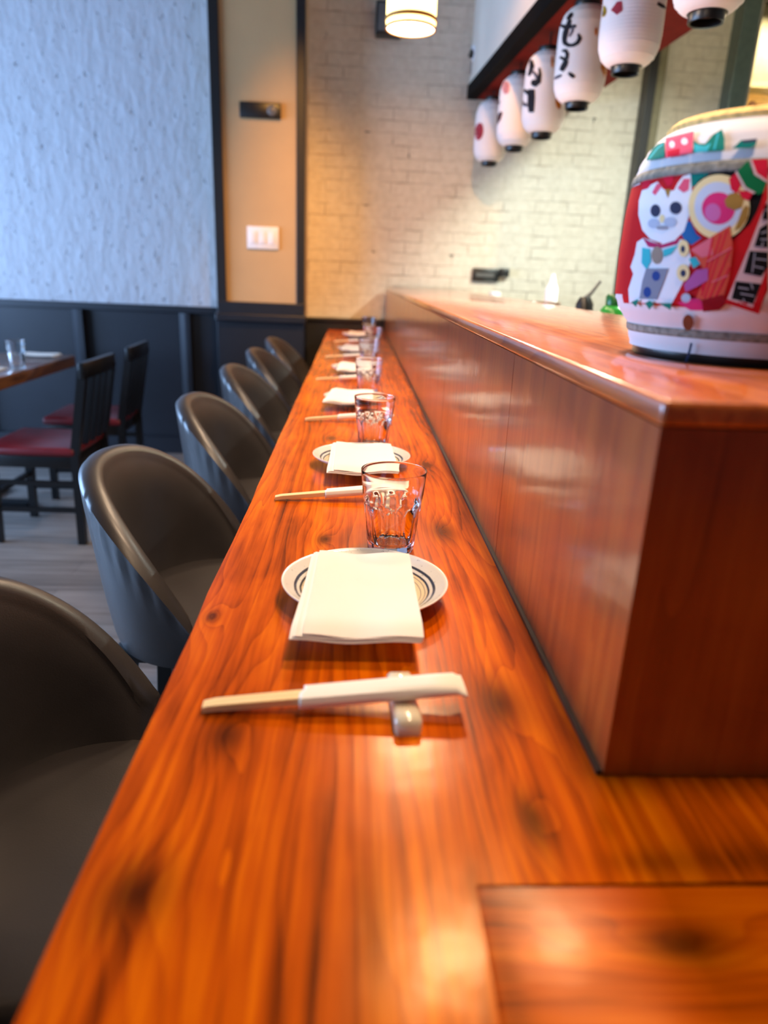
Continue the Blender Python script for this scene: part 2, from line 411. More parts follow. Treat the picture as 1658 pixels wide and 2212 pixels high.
# ------------------------------------------------------------------ room
b = bmesh.new(); box(b, -4.7, 4.2, -2.4, 6.4, -.05, 0); structure('floor', b, M['floor'])
b = bmesh.new(); box(b, -4.7, 4.2, -2.4, 6.4, 3.3, 3.35); structure('ceiling', b, M['ceil'])
b = bmesh.new(); box(b, -.36, 2.33, 5.05, 5.25, 0, 3.3); structure('wall_back', b, M['brick'])
b = bmesh.new(); box(b, -4.7, -.90, 5.10, 5.25, 0, 3.3); structure('wall_back_left', b, M['plaster'])
# wall_left with a window opening behind the camera's left shoulder
b = bmesh.new()
box(b, -4.8, -4.6, -2.4, .6, 0, 3.3); box(b, -4.8, -4.6, 4.5, 6.4, 0, 3.3); box(b, -4.8, -4.6, .6, 4.5, 0, .75); box(b, -4.8, -4.6, .6, 4.5, 2.4, 3.3)
structure('wall_left', b, M['sidewall'])
b = bmesh.new(); box(b, 4.1, 4.2, -2.4, 6.4, 0, 3.3); structure('wall_right', b, M['sidewall'])
# wainscot on the back-left wall: board, cap and battens
b = bmesh.new()
box(b, -4.6, -.90, 5.075, 5.1, 0, .985)
box(b, -4.6, -.90, 5.05, 5.1, .985, 1.03, bev=.004)
for x in (-1.885, -1.165, -2.605, -3.325, -4.045): prism(b, [(x - .042, 5.08), (x - .042, 5.046), (x + .004, 5.010), (x + .035, 5.010), (x + .035, 5.08)], 0, .985)
box(b, -.945, -.885, 5.012, 5.08, 0, .985, bev=.003)
box(b, -4.6, -.90, 5.03, 5.1, 0, .12)
structure('trim_1', b, M['wains'])
# wainscot of the brick wall
b = bmesh.new(); box(b, -.36, .25, 5.02, 5.055, 0, .97); box(b, -.36, .25, 5.0, 5.055, .97, .995, bev=.004); structure('trim_2', b, M['trimblack'])
# column between the walls
col = thing('column', (0, 0, 0)); col['kind'] = 'structure'
b = bmesh.new(); box(b, -.885, -.335, 4.76, 5.25, 0, 3.3); structure('column_body', b, M['coltan'], col)
b = bmesh.new(); box(b, -.888, -.828, 4.735, 4.8, 1.05, 3.3, bev=.004); box(b, -.384, -.331, 4.735, 4.8, 1.05, 3.3, bev=.004); structure('column_trim', b, M['trimblack'], col)
b = bmesh.new(); box(b, -.888, -.331, 4.73, 4.8, 1.01, 1.088, bev=.004); box(b, -.898, -.322, 4.705, 4.8, .967, 1.015, bev=.006); box(b, -.886, -.334, 4.745, 5.05, 0, .97); box(b, -.886, -.334, 4.73, 5.0, 0, .15); structure('column_wainscot', b, M['wains'], col)
# soffit above the chef's side: hangs from the ceiling, skewed a little to the counter
def sx(y): return .68 + .054 * (5.05 - y)
b = bmesh.new()
hexa(b, [(sx(5.05), 5.05, 2.375), (1.39, 5.05, 2.375), (1.39 + .2, .6, 2.375), (sx(.6), .6, 2.375), (sx(5.05), 5.05, 3.3), (1.39, 5.05, 3.3), (1.39 + .2, .6, 3.3), (sx(.6), .6, 3.3)])
soff = structure('trim_3', b, M['soffit'])
b = bmesh.new()
hexa(b, [(sx(5.05) - .012, 5.05, 2.365), (sx(5.05) + .05, 5.05, 2.365), (sx(.6) + .05, .6, 2.365), (sx(.6) - .012, .6, 2.365), (sx(5.05) - .012, 5.05, 2.44), (sx(5.05) + .05, 5.05, 2.44), (sx(.6) + .05, .6, 2.44), (sx(.6) - .012, .6, 2.44)])
structure('soffit_edge', b, M['beamblack'], soff)
b = bmesh.new()
hexa(b, [(sx(5.05) + .05, 5.045, 2.366), (1.385, 5.045, 2.366), (1.58, .61, 2.366), (sx(.6) + .05, .61, 2.366), (sx(5.05) + .05, 5.045, 2.376), (1.385, 5.045, 2.376), (1.58, .61, 2.376), (sx(.6) + .05, .61, 2.376)])
structure('soffit_underside', b, M['redbrown'], soff)
# uprights in front of the brick wall and the kitchen passage beyond
b = bmesh.new(); box(b, 1.775, 1.83, 4.93, 5.04, 0, 3.3, bev=.004); structure('trim_4', b, M['trimblack'])
b = bmesh.new(); box(b, 1.83, 1.885, 4.945, 5.05, 0, 3.3, bev=.004); structure('trim_5', b, M['olive'])
tp = thing('trim_6', (0, 0, 0)); tp['kind'] = 'structure'
b = bmesh.new(); box(b, 2.30, 2.405, 4.92, 5.25, 0, 3.3, bev=.005); structure('post_body', b, M['steel'], tp)
b = bmesh.new(); box(b, 2.407, 2.43, 4.94, 5.25, 0, 3.3, bev=.003); structure('post_edge', b, M['brightsteel'], tp)
b = bmesh.new(); box(b, 2.0, 4.2, 6.3, 6.4, 0, 3.3); structure('wall_kitchen', b, M['kitchentan'])

# ------------------------------------------------------------------ the bar counter
CZ = .92
cnt = thing('bar_counter', (0, 0, 0)); tag(cnt, 'long varnished orange wooden bar counter laid with six place settings', 'counter')
pts = [(-.16, -.30), (.0778, -.30), (.0778, .3485), (1.0, .3485), (1.0, .50), (.25, .50), (.23, 4.99)]
n = 60
for i in range(n + 1):
    y = 4.99 - 5.29 * i / n
    if i == n: break
    pts.append((-.1595 - .0048 * max(0, y) + .003 * noise.noise(Vector((0, y * 2.2, 1))) + .002 * noise.noise(Vector((3, y * 7, 1))), y))
pts = pts[::-1]
b = bmesh.new(); prism(b, pts, CZ - .05, CZ, bev=.007, seg=3); finish('counter_plank', b, M['counter'], cnt, 40)
b = bmesh.new(); box(b, .0822, 1.0, -.30, .3438, CZ - .05, CZ - .0005, bev=.004); finish('return_board', b, M['board'], cnt, 40)
b = bmesh.new(); box(b, .06, .09, .02, 4.99, 0, CZ - .05); box(b, .06, 1.0, -.02, .02, 0, CZ - .05); finish('front_panel', b, M['blackwood'], cnt)
# raised wooden riser between diners and chef
rs = thing('counter_riser', (.2, .444, CZ)); tag(rs, 'glossy reddish wood divider with flat top carrying the painted sake barrel', 'counter riser')
RT = 1.212
def loc(o): o.location = -Vector((.2, .444, CZ)); return o
for y0, y1 in ((.462, .889), (.8905, 1.559), (1.5605, 3.2), (3.2015, 5.0)):
    b = bmesh.new(); box(b, .2, .218, y0, y1, CZ + .001, RT - .018); loc(finish('side_panel', b, M['riser'], rs, 40))
b = bmesh.new(); box(b, .2, .66, .444, .462, CZ + .001, RT - .018); loc(finish('end_panel', b, M['riser'], rs, 40))
b = bmesh.new(); box(b, .199, .66, .443, 5.0, RT - .018, RT, bev=.004, seg=3); loc(finish('top_board', b, M['risertop'], rs, 40))
b = bmesh.new(); box(b, .642, .66, .462, 5.0, .92, RT - .018); loc(finish('back_panel', b, M['riser'], rs, 40))
b = bmesh.new(); box(b, .1955, .2, .446, 5.0, CZ, CZ + .004); loc(finish('base_strip', b, M['basestrip'], rs, 40))  # thin dark brown strip along the riser's foot

# ------------------------------------------------------------------ place settings
def build_plate():
    t = thing('plate', (0, 0, 0))
    prof = [(0, .0055), (.040, .0055), (.058, .0065), (.066, .0085), (.074, .012), (.084, .0175), (.0925, .0225), (.0955, .0245), (.0968, .0243), (.0965, .0230), (.092, .019), (.080, .0125), (.066, .0045), (.056, .0025), (.054, 0), (.050, 0), (.049, .002), (0, .002)]
    b = bmesh.new(); lathe(b, prof, 80); finish('plate_body', b, M['plate'], t, 60); return t
def build_plate_single():
    prof = [(0, .0055), (.040, .0055), (.058, .0065), (.066, .0085), (.074, .012), (.084, .0175), (.0925, .0225), (.0955, .0245), (.0968, .0243), (.0965, .0230), (.092, .019), (.080, .0125), (.066, .0045), (.056, .0025), (.054, 0), (.050, 0), (.049, .002), (0, .002)]
    b = bmesh.new(); lathe(b, prof, 80); return finish('plate', b, M['plate'], None, 60)
def build_napkin(seed=0):
    """folded paper napkin: stacked leaves, the under leaf peeping out on the left"""
    b = bmesh.new(); rnd = random.Random(seed); ph = rnd.random() * 6
    def leaf(x0, x1, y0, y1, z0, th, sk, amp, ph):
        nx, ny = 14, 20; top = []; bot = []
        for j in range(ny + 1):
            v = j / ny; y = y0 + (y1 - y0) * v; rt, rb = [], []
            for i in range(nx + 1):
                u = i / nx
                x = x0 + (x1 - x0) * u + sk * (1 - v) * (1 - u)
                sag = -.004 * math.sin(PI * v) - .0015 * math.sin(PI * u)
                droop = -.006 * max(0, (.12 - v) / .12) ** 1.5 - .003 * max(0, (v - .9) / .1)
                wv = amp * math.sin(u * 9 + ph) * (abs(v - .5) * 2) ** 3
                z = z0 + sag + droop + wv
                rt.append(b.verts.new((x, y, z + th))); rb.append(b.verts.new((x, y, z)))
            top.append(rt); bot.append(rb)
        for j in range(ny):
            for i in range(nx):
                b.faces.new((top[j][i], top[j][i + 1], top[j + 1][i + 1], top[j + 1][i])); b.faces.new((bot[j][i], bot[j + 1][i], bot[j + 1][i + 1], bot[j][i + 1]))
        for i in range(nx):
            b.faces.new((bot[0][i], bot[0][i + 1], top[0][i + 1], top[0][i])); b.faces.new((bot[ny][i + 1], bot[ny][i], top[ny][i], top[ny][i + 1]))
        for j in range(ny):
            b.faces.new((bot[j + 1][0], bot[j][0], top[j][0], top[j + 1][0])); b.faces.new((bot[j][nx], bot[j + 1][nx], top[j + 1][nx], top[j][nx]))
    leaf(-.064, .054, -.106, .104, .0310, .0010, -.010, .0012, ph)
    leaf(-.062, .0555, -.1045, .105, .0325, .0010, -.009, .0016, ph + .6)
    leaf(-.060, .0560, -.105, .105, .0341, .0010, -.008, .0010, ph + 1.1)
    leaf(-.055, .0565, -.104, .1055, .0356, .0012, -.006, .0014, ph + .2)
    return finish('napkin', b, M['napkin'], None, 50)
def build_tumbler():
    """faceted bar tumbler"""
    b = bmesh.new(); nf = 10; n = 120
    def facet(a, z):
        k = max(0, min(1, (.070 - z) / .008)); 
        arch = .0
        w = 2 * PI / nf; aa = (a % w) - w / 2
        # the flats end in rounded arches just under the shoulder
        top = .070 - .013 * (abs(aa) / (w / 2)) ** 2
        kk = max(0, min(1, (top - z) / .004)); kk = kk * kk * (3 - 2 * kk)
        flat = math.cos(w / 2) / math.cos(aa)
        return 1 + (flat * .985 - 1) * kk
    out = [(0, .002), (.024, .002), (.026, 0), (.0305, .0)]
    for i in range(0, 19):
        z = .0015 + i * .0040; out.append((.0322 + .0078 * (z / .074), z))
    out += [(.0407, .0765), (.0412, .079), (.0416, .083), (.0424, .092), (.0434, .103), (.0441, .1105), (.0443, .1135), (.0441, .1147), (.0435, .1147), (.0432, .1135)]
    inn = [(.0426, .105), (.0412, .092), (.0394, .079), (.0376, .066), (.0350, .044), (.0325, .024), (.0300, .015), (.0255, .0115), (.012, .0105), (0, .0105)]
    lathe(b, out + inn, n, rmod=lambda a, z: 1, )
    b.verts.ensure_lookup_table()
    for v in b.verts:
        r = math.hypot(v.co.x, v.co.y)
        ro = .0322 + .0078 * (v.co.z / .074)
        if v.co.z < .076 and r > ro - .0012:
            k = facet(math.atan2(v.co.y, v.co.x), v.co.z); v.co.x *= k; v.co.y *= k
        # scalloped thumb dents above the shoulder
        elif .078 < v.co.z < .10 and r > .0408:
            pass
    return finish('tumbler', b, M['glass'], None, 35)
def build_rest():
    b = bmesh.new()
    sec = [(-.041, .010), (-.036, .0138), (-.028, .0145), (-.012, .0112), (0, .0102), (.012, .0112), (.028, .0145), (.036, .0138), (.041, .010)]
    w = .0115
    rows = []
    for y, z in sec:
        e = .8 if abs(y) > .04 else 1
        ww = w * e
        rows.append([b.verts.new(p) for p in ((-ww, y, 0), (-ww, y, z - .003), (-ww + .003, y, z), (ww - .003, y, z), (ww, y, z - .003), (ww, y, 0))])
    for a, c in zip(rows[:-1], rows[1:]):
        for k in range(6): b.faces.new((a[k], a[(k + 1) % 6], c[(k + 1) % 6], c[k]))
    b.faces.new(rows[0]); b.faces.new(rows[-1][::-1])
    return finish('chopstick_rest', b, M['ceramic'], None, 60)
def build_chopsticks():
    t = thing('chopsticks', (0, 0, 0))
    # lies along x: tip at x=-.120, sleeve from -.034 to .106; on its rest at x=.053
    def zc(x): return .0046 + (x + .120) * (.0195 - .0046) / (.053 + .120)
    for s in (-1, 1):
        b = bmesh.new(); w0, w1 = .0058, .0078
        pts = []
        for x, w, zo in ((-.120, w0, -.0005), (-.110, w0 + .0006, .0005), (-.02, .0074, 0), (.098, w1, 0)):
            pts.append((x, w, zo))
        rows = []
        for x, w, zo in pts:
            yc = s * (w / 2 - .0002); z = zc(x) + zo
            rows.append([b.verts.new(p) for p in ((x, yc - w / 2, z - w / 2), (x, yc + w / 2, z - w / 2), (x, yc + w / 2, z + w / 2), (x, yc - w / 2, z + w / 2))])
        for a, c in zip(rows[:-1], rows[1:]):
            for k in range(4): b.faces.new((a[k], a[(k + 1) % 4], c[(k + 1) % 4], c[k]))
        b.faces.new(rows[0]); b.faces.new(rows[-1][::-1])
        bmesh.ops.bevel(b, geom=list(b.edges), offset=.0005, segments=2, affect='EDGES')
        finish('chopstick', b, M['chopwood'], t, 40)
    b = bmesh.new()
    # flat paper tube, notched mouth, flared at the closed end
    secs = [(-.034, .0128, .0052), (-.031, .0130, .0052), (.02, .0132, .0052), (.075, .0138, .0050), (.097, .0146, .0040), (.106, .0165, .0014)]
    rows = []
    for x, hw, ht in secs:
        z = zc(x) - (.0035 if x > .10 else 0)
        rows.append([b.verts.new((x + (-.004 if (yy < 0 and x < -.03) else 0), yy, z + zz)) for yy, zz in ((-hw, -.001), (-hw * .8, -ht), (hw * .8, -ht), (hw, -.001), (hw, .001), (hw * .8, ht), (.3 * hw, ht + .0006), (-.3 * hw, ht + .0006), (-hw * .8, ht), (-hw, .001))])
    for a, c in zip(rows[:-1], rows[1:]):
        for k in range(10): b.faces.new((a[k], a[(k + 1) % 10], c[(k + 1) % 10], c[k]))
    b.faces.new(rows[-1])
    sl = finish('paper_sleeve', b, M['sleeve'], t, 50)
    md = sl.modifiers.new('thickness', 'SOLIDIFY'); md.thickness = .0004
    return t
ORD = ['nearest', 'second', 'third', 'fourth', 'fifth', 'farthest']
def nth(i, noun, row): 
    return f'{noun}, ' + ('nearest the camera on the bar counter' if i == 0 else 'nearest the brick wall on the bar counter' if i == 5 else f'{ORD[i]} along the bar counter')
PL = [(.019, .756, 0), (.019, 1.362, .03), (.010, 2.072, -.05), (.008, 2.772, .0), (.012, 3.52, .04), (.018, 4.40, -.03)]
TU = [(.057, .913), (.046, 1.512), (.046, 2.235), (.058, 2.93), (.092, 3.645), (.084, 4.53)]
CH = [(-.002, .5300, 3.0), (-.006, 1.132, 5.5), (-.002, 1.800, 5.5), (-.014, 2.53, 5.5), (-.012, 3.255, 4.5), (.004, 4.04, 4)]
p0 = build_plate_single(); n0 = build_napkin(1); g0 = build_tumbler(); r0 = build_rest(); c0 = build_chopsticks()
NAP = [(.018, .712, 0), (.026, 1.262, 2), (-.003, 1.985, -2), (.008, 2.71, 1), (.012, 3.45, -1), (.03, 4.36, 2)]
for i in range(6):
    x, y, a = PL[i]
    o = p0 if i == 0 else copy_tree(p0)
    o.location = (x, y, CZ); o.rotation_euler.z = a
    tag(o, nth(i, 'cream side plate with dark rim bands', i), 'plate', 'side plates along the counter')
    o = n0 if i == 0 else copy_tree(n0)
    o.location = (NAP[i][0], PL[i][1] - .044, CZ - .0015); o.rotation_euler.z = math.radians(NAP[i][2])
    if i == 2: o.location = (NAP[i][0], PL[i][1] - .035, CZ - .0015); o.scale = (1.05, 1, 1)
    tag(o, nth(i, 'folded white napkin on a plate', i), 'napkin', 'folded napkins on the plates')
    o = g0 if i == 0 else copy_tree(g0)
    o.location = (TU[i][0], TU[i][1], CZ); o.rotation_euler.z = i * .7
    tag(o, nth(i, 'empty clear fluted glass tumbler', i), 'glass', 'tumblers along the counter')
    x, y, a = CH[i]
    o = c0 if i == 0 else copy_tree(c0)
    o.location = (x, y, CZ); o.rotation_euler.z = math.radians(a)
    tag(o, nth(i, 'wooden chopsticks in a white paper sleeve', i), 'chopsticks', 'sleeved chopsticks along the counter')
    o = r0 if i == 0 else copy_tree(r0)
    ca, sa = math.cos(math.radians(a)), math.sin(math.radians(a))
    o.location = (x + .053 * ca, y + .053 * sa, CZ); o.rotation_euler.z = math.radians(a)
    tag(o, nth(i, 'cream ceramic chopstick rest', i), 'chopstick rest', 'chopstick rests along the counter')

# ------------------------------------------------------------------ bar stools
def build_stool():
    t = thing('bar_stool', (0, 0, 0))
    R0, RY = .223, .262; ZB, ZF, PW, AM = .925, .668, 2.45, 1.75
    NA, NP = 72, 0
    b = bmesh.new()
    def sect(a):
        k = abs(a) / AM; zt = ZB - (ZB - ZF) * k ** PW
        zb = .56; th = .046 * (1 - .25 * k ** 4)
        P = []
        # outer from bottom to rim, over the padded rim, inner down to seat
        H = zt - zb
        for s in (0, .06, .2, .4, .6, .75, .86, .93):
            w = .80 + .20 * (s ** .75)
            pk = 0
            if s > .55 and k > .25: pk = .0028 * math.sin(a * 95) * math.exp(-((s - .90) / .10) ** 2) * min(1, (k - .25) * 3)
            P.append((w, pk, zb + H * s * .94))
        P.append((1.0, .000, zt - .014)); P.append((.995, -.008, zt - .004)); P.append((.985, -.017, zt)); P.append((.975, -.030, zt - .004)); P.append((.965, -.036, zt - .014))
        P.append((.958, -.0345, zt - .024)); P.append((.955, -.040, zt - .034))
        zi = .575
        for s in (.25, .5, .75, 1):
            P.append((.955 - .13 * s, -.042, (zt - .034) * (1 - s) + zi * s))
        return P
    rows = []
    for i in range(NA + 1):
        a = -AM + 2 * AM * i / NA
        row = []
        for w, d, z in sect(a):
            ex = min(1, (AM - abs(a)) / .09); ex = math.sqrt(max(0, 1 - (1 - ex) ** 2))
            rx, ry = R0 * w + d * (.4 + .6 * ex) , RY * w + d * (.4 + .6 * ex)
            row.append(b.verts.new((-rx * math.cos(a), ry * math.sin(a), z)))
        rows.append(row)
    np_ = len(rows[0])
    for r1, r2 in zip(rows[:-1], rows[1:]):
        for k in range(np_ - 1): b.faces.new((r1[k], r1[k + 1], r2[k + 1], r2[k]))
        b.faces.new((r1[-1], r1[0], r2[0], r2[-1]))
    for r in (rows[0], rows[-1]): b.faces.new(r)
    finish('backrest', b, M['leather'], t, 50)
    b = bmesh.new()
    prof = [(0, .565), (.80, .565), (.83, .575), (.835, .595), (.82, .612), (.77, .623), (.5, .629), (0, .63)]
    lathe(b, [(r * .22, z) for r, z in prof], 56)
    for v in b.verts: v.co.y *= 1.14; v.co.x = v.co.x * 1.1 + .018
    finish('seat', b, M['leather'], t, 50)
    b = bmesh.new(); box(b, -.15, .16, -.16, .16, .535, .565, bev=.01); finish('seat_base', b, M['blackwood'], t, 40)
    for sxx, syy in ((-1, -1), (-1, 1), (1, -1), (1, 1)):
        b = bmesh.new(); bar(b, (sxx * .13, syy * .135, .545), (sxx * .185, syy * .19, 0), .040, .040, 0, .026, .026); finish('leg', b, M['blackwood'], t)
    b = bmesh.new()
    q = [(-.168, -.172, .18), (.168, -.172, .18), (.168, .172, .18), (-.168, .172, .18)]
    for i in range(4): bar(b, q[i], q[(i + 1) % 4], .018, .018)
    finish('foot_rest', b, M['blackmetal'], t)
    return t
s0 = build_stool()
ST = [(-.335, .690), (-.303, 1.39), (-.293, 2.10), (-.301, 2.83), (-.300, 3.50), (-.287, 4.14)]
SL = ['grey barrel-back leather bar stool cut off by the lower left picture edge', 'grey barrel-back bar stool showing its whole tall shell beside the nearest plate',
      'grey barrel-back bar stool, third from the near end of the counter', 'grey barrel-back bar stool, fourth from the near end of the counter',
      'grey barrel-back bar stool, second from the brick wall end', 'grey barrel-back bar stool at the far end, closest to the brick wall']
for i in range(6):
    o = s0 if i == 0 else copy_tree(s0)
    o.location = (ST[i][0], ST[i][1], 0); o.rotation_euler.z = -.047
    tag(o, SL[i], 'bar stool', 'bar stools along the counter')

# ------------------------------------------------------------------ paper lanterns under the soffit
LZ = 1.955
LN = [(.80, 4.80, LZ), (.831, 4.21, LZ - .005), (.858, 3.71, LZ - .025), (.876, 3.215, LZ), (.892, 2.707, LZ + .005), (.926, 2.197, LZ + .008)]
LR = .101
LP = [(.0, .046), (.022, .046), (.0221, .052), (.030, .070), (.047, .087), (.075, .098), (.11, LR), (.24, LR), (.29, .098), (.325, .086), (.346, .066), (.355, .050)]
def build_lantern():
    t = thing('paper_lantern', (0, 0, 0))
    b = bmesh.new()
    prof = []
    for (z0, r0) in LP[2:]: prof.append((r0, z0))
    # fine hoops: resample with ripples
    fine = []
    zs = .0225
    while zs < .355:
        for (ra, za), (rb, zb2) in zip(prof[:-1], prof[1:]):
            if za <= zs <= zb2: fine.append((ra + (rb - ra) * (zs - za) / (zb2 - za), zs)); break
        zs += .0035
    fine = [(r + (.0007 if i % 3 == 1 else -.0004), z) for i, (r, z) in enumerate(fine)]
    lathe(b, fine, 48); finish('paper_shade', b, M['lantern'], t, 80)
    b = bmesh.new(); lathe(b, [(.040, .002), (.046, 0), (.0475, .003), (.0475, .021), (.052, .0235), (.044, .0235), (.040, .018)], 40, close=True); finish('base_ring', b, M['blackplastic'], t, 50)
    b = bmesh.new(); lathe(b, [(0, .352), (.050, .352), (.052, .356), (.050, .374), (.012, .377), (0, .377)], 40); finish('top_cap', b, M['blackplastic'], t, 50)
    return t
l0 = build_lantern()
LL = ['white paper lantern closest to the brick wall with a red disc at its side', 'white paper lantern with a pale pink patch and brown brush marks',
      'white paper lantern with a thick black upright brush stroke, third from the wall', 'white paper lantern with two large black brush characters, one above the other',
      'white paper lantern with a yellow and red flower print', 'white paper lantern nearest the camera, only its underside and black ring in view']
lans = []
for i in range(6):
    o = l0 if i == 0 else copy_tree(l0)
    o.location = LN[i]
    tag(o, LL[i], 'lantern', 'paper lanterns under the soffit'); lans.append(o)
    b = bmesh.new(); tube(b, [(0, 0, .37), (0, 0, 2.37 - LN[i][2])], .004, 8); finish('hanging_cord', b, M['blackplastic'], o, 60)
LM = [M['ink'], M['greyink'], M['orangeink'], M['redink'], M['pinkink'], M['yellowink'], M['brownink']]
def lsurf(i): return Rev(LN[i][0], LN[i][1], [(LN[i][2] + z, r + .0012) for z, r in LP])
def c6(l): return [(1180 + .16888 * x, .16888 * y) for x, y in l]      # a zoomed crop's pixels back to the photo's
def c5(l): return [(1000 + .14475 * x, 100 + .14475 * y) for x, y in l]
def lart(i, name, items):
    s = lsurf(i); b = bmesh.new()
    for k, (poly, mi) in enumerate(items): draw(b, s, poly, .0006 + .00008 * k, mi, 8)
    # move into the lantern's own space
    for v in b.verts: v.co -= Vector(LN[i])
    bmesh.ops.solidify(b, geom=list(b.faces), thickness=.0002)
    o = finish(name, b, LM, lans[i]); return o
S = lambda f, pts, w, k: stroke(f(pts), [x * k for x in w] if isinstance(w, (list, tuple)) else w * k)
k6, k5 = .16888, .14475
lart(3, 'brush_lettering', [
    (S(c6, [(330, 165), (300, 205), (262, 250)], [40, 60, 44], k6), 0), (S(c6, [(165, 325), (240, 345), (320, 340), (378, 330)], [40, 58, 50, 36], k6), 0),
    (S(c6, [(300, 250), (270, 330), (240, 420), (225, 500), (228, 560)], [50, 60, 74, 64, 50], k6), 0), (S(c6, [(225, 545), (280, 580), (340, 578), (395, 545), (425, 490), (405, 430)], [60, 48, 44, 52, 56, 30], k6), 0),
    (S(c6, [(335, 330), (330, 390), (290, 470)], [30, 34, 26], k6), 1),
    (S(c6, [(195, 650), (240, 645), (265, 690), (255, 760)], [30, 50, 52, 44], k6), 0), (S(c6, [(165, 730), (215, 750), (255, 790), (240, 850)], [30, 44, 50, 40], k6), 0),
    (S(c6, [(250, 770), (215, 850), (185, 905)], [50, 74, 60], k6), 0), (S(c6, [(280, 930), (320, 965), (355, 990)], [34, 56, 40], k6), 0), (S(c6, [(90, 1010), (140, 985), (190, 960)], [26, 40, 26], k6), 1),
    (c6([(60, 700), (100, 720), (96, 790), (58, 800)]), 2)])
lart(3, 'orange_print', [(c6([(690, 860), (720, 780), (760, 790), (775, 860), (765, 960), (740, 1000)]), 2)])
lart(3, 'orange_print', [(ell(1287, 68, 3.2, 9), 2)])
lart(2, 'brush_lettering', [
    (S(c5, [(1010, 200), (1025, 290), (1000, 380), (975, 440)], [50, 80, 60, 40], k5), 0), (S(c5, [(985, 330), (1060, 400), (1110, 470)], [30, 40, 60], k5), 1),
    (S(c5, [(1135, 320), (1145, 420), (1120, 520), (1050, 580)], [30, 50, 90, 80], k5), 0), (ell(1153.5, 179, 8, 7.5), 0),
    (S(c5, [(1020, 640), (1015, 760), (1010, 880), (1015, 985)], [96, 112, 108, 80], k5), 0), (S(c5, [(900, 650), (960, 690), (990, 720)], [40, 60, 60], k5), 0),
    (S(c5, [(830, 780), (870, 830), (840, 920)], [40, 60, 34], k5), 6), (S(c5, [(890, 860), (950, 880)], 50, k5), 1)])
lart(2, 'orange_print', [(ell(1205, 223, 5.5, 13, rot=-.2), 2)])
lart(2, 'orange_print', [(ell(1192, 133, 2.8, 13), 2)])
lart(1, 'brush_lettering', [(S(c5, [(500, 780), (520, 830), (500, 890)], [40, 60, 34], k5), 1), (S(c5, [(570, 980), (525, 1070), (480, 1150), (470, 1210)], [40, 76, 60, 40], k5), 6), (ell(1092, 189, 8, 14), 4)])
lart(0, 'red_disc_print', [(ell(1034, 284, 9.5, 19, rot=.12), 3)])
lart(4, 'flower_print', [(ell(1300, 24, 9, 13), 5), (ell(1301, 29, 4, 4), 6)])
lart(4, 'flower_print', [(c6([(820, 130), (900, 20), (960, 10), (970, 130), (900, 190)]), 3)])
lart(4, 'brush_lettering', [(S(c6, [(1420, 40), (1470, 70), (1540, 110)], [40, 50, 30], k6), 0)])
lart(4, 'brush_lettering', [(S(c6, [(1510, 460), (1530, 540)], [34, 40], k6), 6)])

# ------------------------------------------------------------------ sake barrel on the riser
BX, BY, BZ = .402, .752, RT
BPROF = [(0, .098), (.004, .103), (.020, .108), (.030, .109), (.045, .121), (.058, .1265), (.10, .128), (.14, .127), (.165, .1245), (.185, .120), (.200, .112), (.210, .102), (.216, .090)]
def bprof(z): return Rev(0, 0, BPROF).r(z)
bar_ = thing('sake_barrel', (BX, BY, BZ)); tag(bar_, 'small white straw-wrapped sake barrel printed with a white cat, on the wooden riser', 'barrel')
b = bmesh.new()
prof = [(0, .010)] + [(r, z) for z, r in BPROF]
fine = [(0, .008), (.098, .008)]
z = .009
while z < .216: fine.append((bprof(z) + .0005 * math.sin(z * 900), z)); z += .004
fine += [(.088, .218), (0, .2195)]
def crinkle(a, z):
    w = max(0, 1 - abs(z - .04) / .03)
    return 1 + w * (.010 * noise.noise(Vector((math.cos(a) * 5, math.sin(a) * 5, z * 40))))
lathe(b, fine, 96, rmod=crinkle); finish('wrapped_body', b, M['wrap'], bar_, 60)
b = bmesh.new(); lathe(b, [(0, 0), (.099, 0), (.1015, .003), (.1015, .010), (.097, .011), (0, .011)], 64); finish('black_base', b, M['blackplastic'], bar_, 50)
M['straw'] = plain('yellow_straw', (226, 186, 112), .8, var=.15, nscale=120, bump=.3)
b = bmesh.new(); lathe(b, [(.097, .2125), (.0985, .2165), (.093, .2215), (.07, .2245), (0, .2260), (0, .218), (.09, .214)], 64); finish('straw_top', b, M['straw'], bar_, 50)
M['rope'] = plain('grey_straw_rope', (132, 130, 120), .8, var=.2, nscale=160, bump=.5)
M['cord'] = plain('brown_rope', (150, 112, 60), .8, var=.2, nscale=160, bump=.5)
def hoop(name, z0, z1, mat, t=.0016):
    b = bmesh.new(); rr = [(bprof(z0) + .0004, z0), (bprof(z0) + t, z0 + .001)]
    nz = 4
    for i in range(1, nz): zz = z0 + (z1 - z0) * i / nz; rr.append((bprof(zz) + t + .0006, zz))
    rr += [(bprof(z1) + t, z1 - .001), (bprof(z1) + .0004, z1)]
    lathe(b, rr, 96, close=True); finish(name, b, mat, bar_, 60)
hoop('upper_rope_band', .1655, .1755, M['rope']); hoop('lower_rope_band', .0235, .0315, M['rope'])
b = bmesh.new(); tube(b, [(-.055 + .11 * i / 12, -.055 + .015 * math.sin(i), .2255 + .002 * math.sin(i * PI / 12)) for i in range(13)], .0035, 8); finish('top_rope', b, M['cord'], bar_, 60)
bs = Rev(BX, BY, [(BZ + z, r + .0006) for z, r in BPROF])
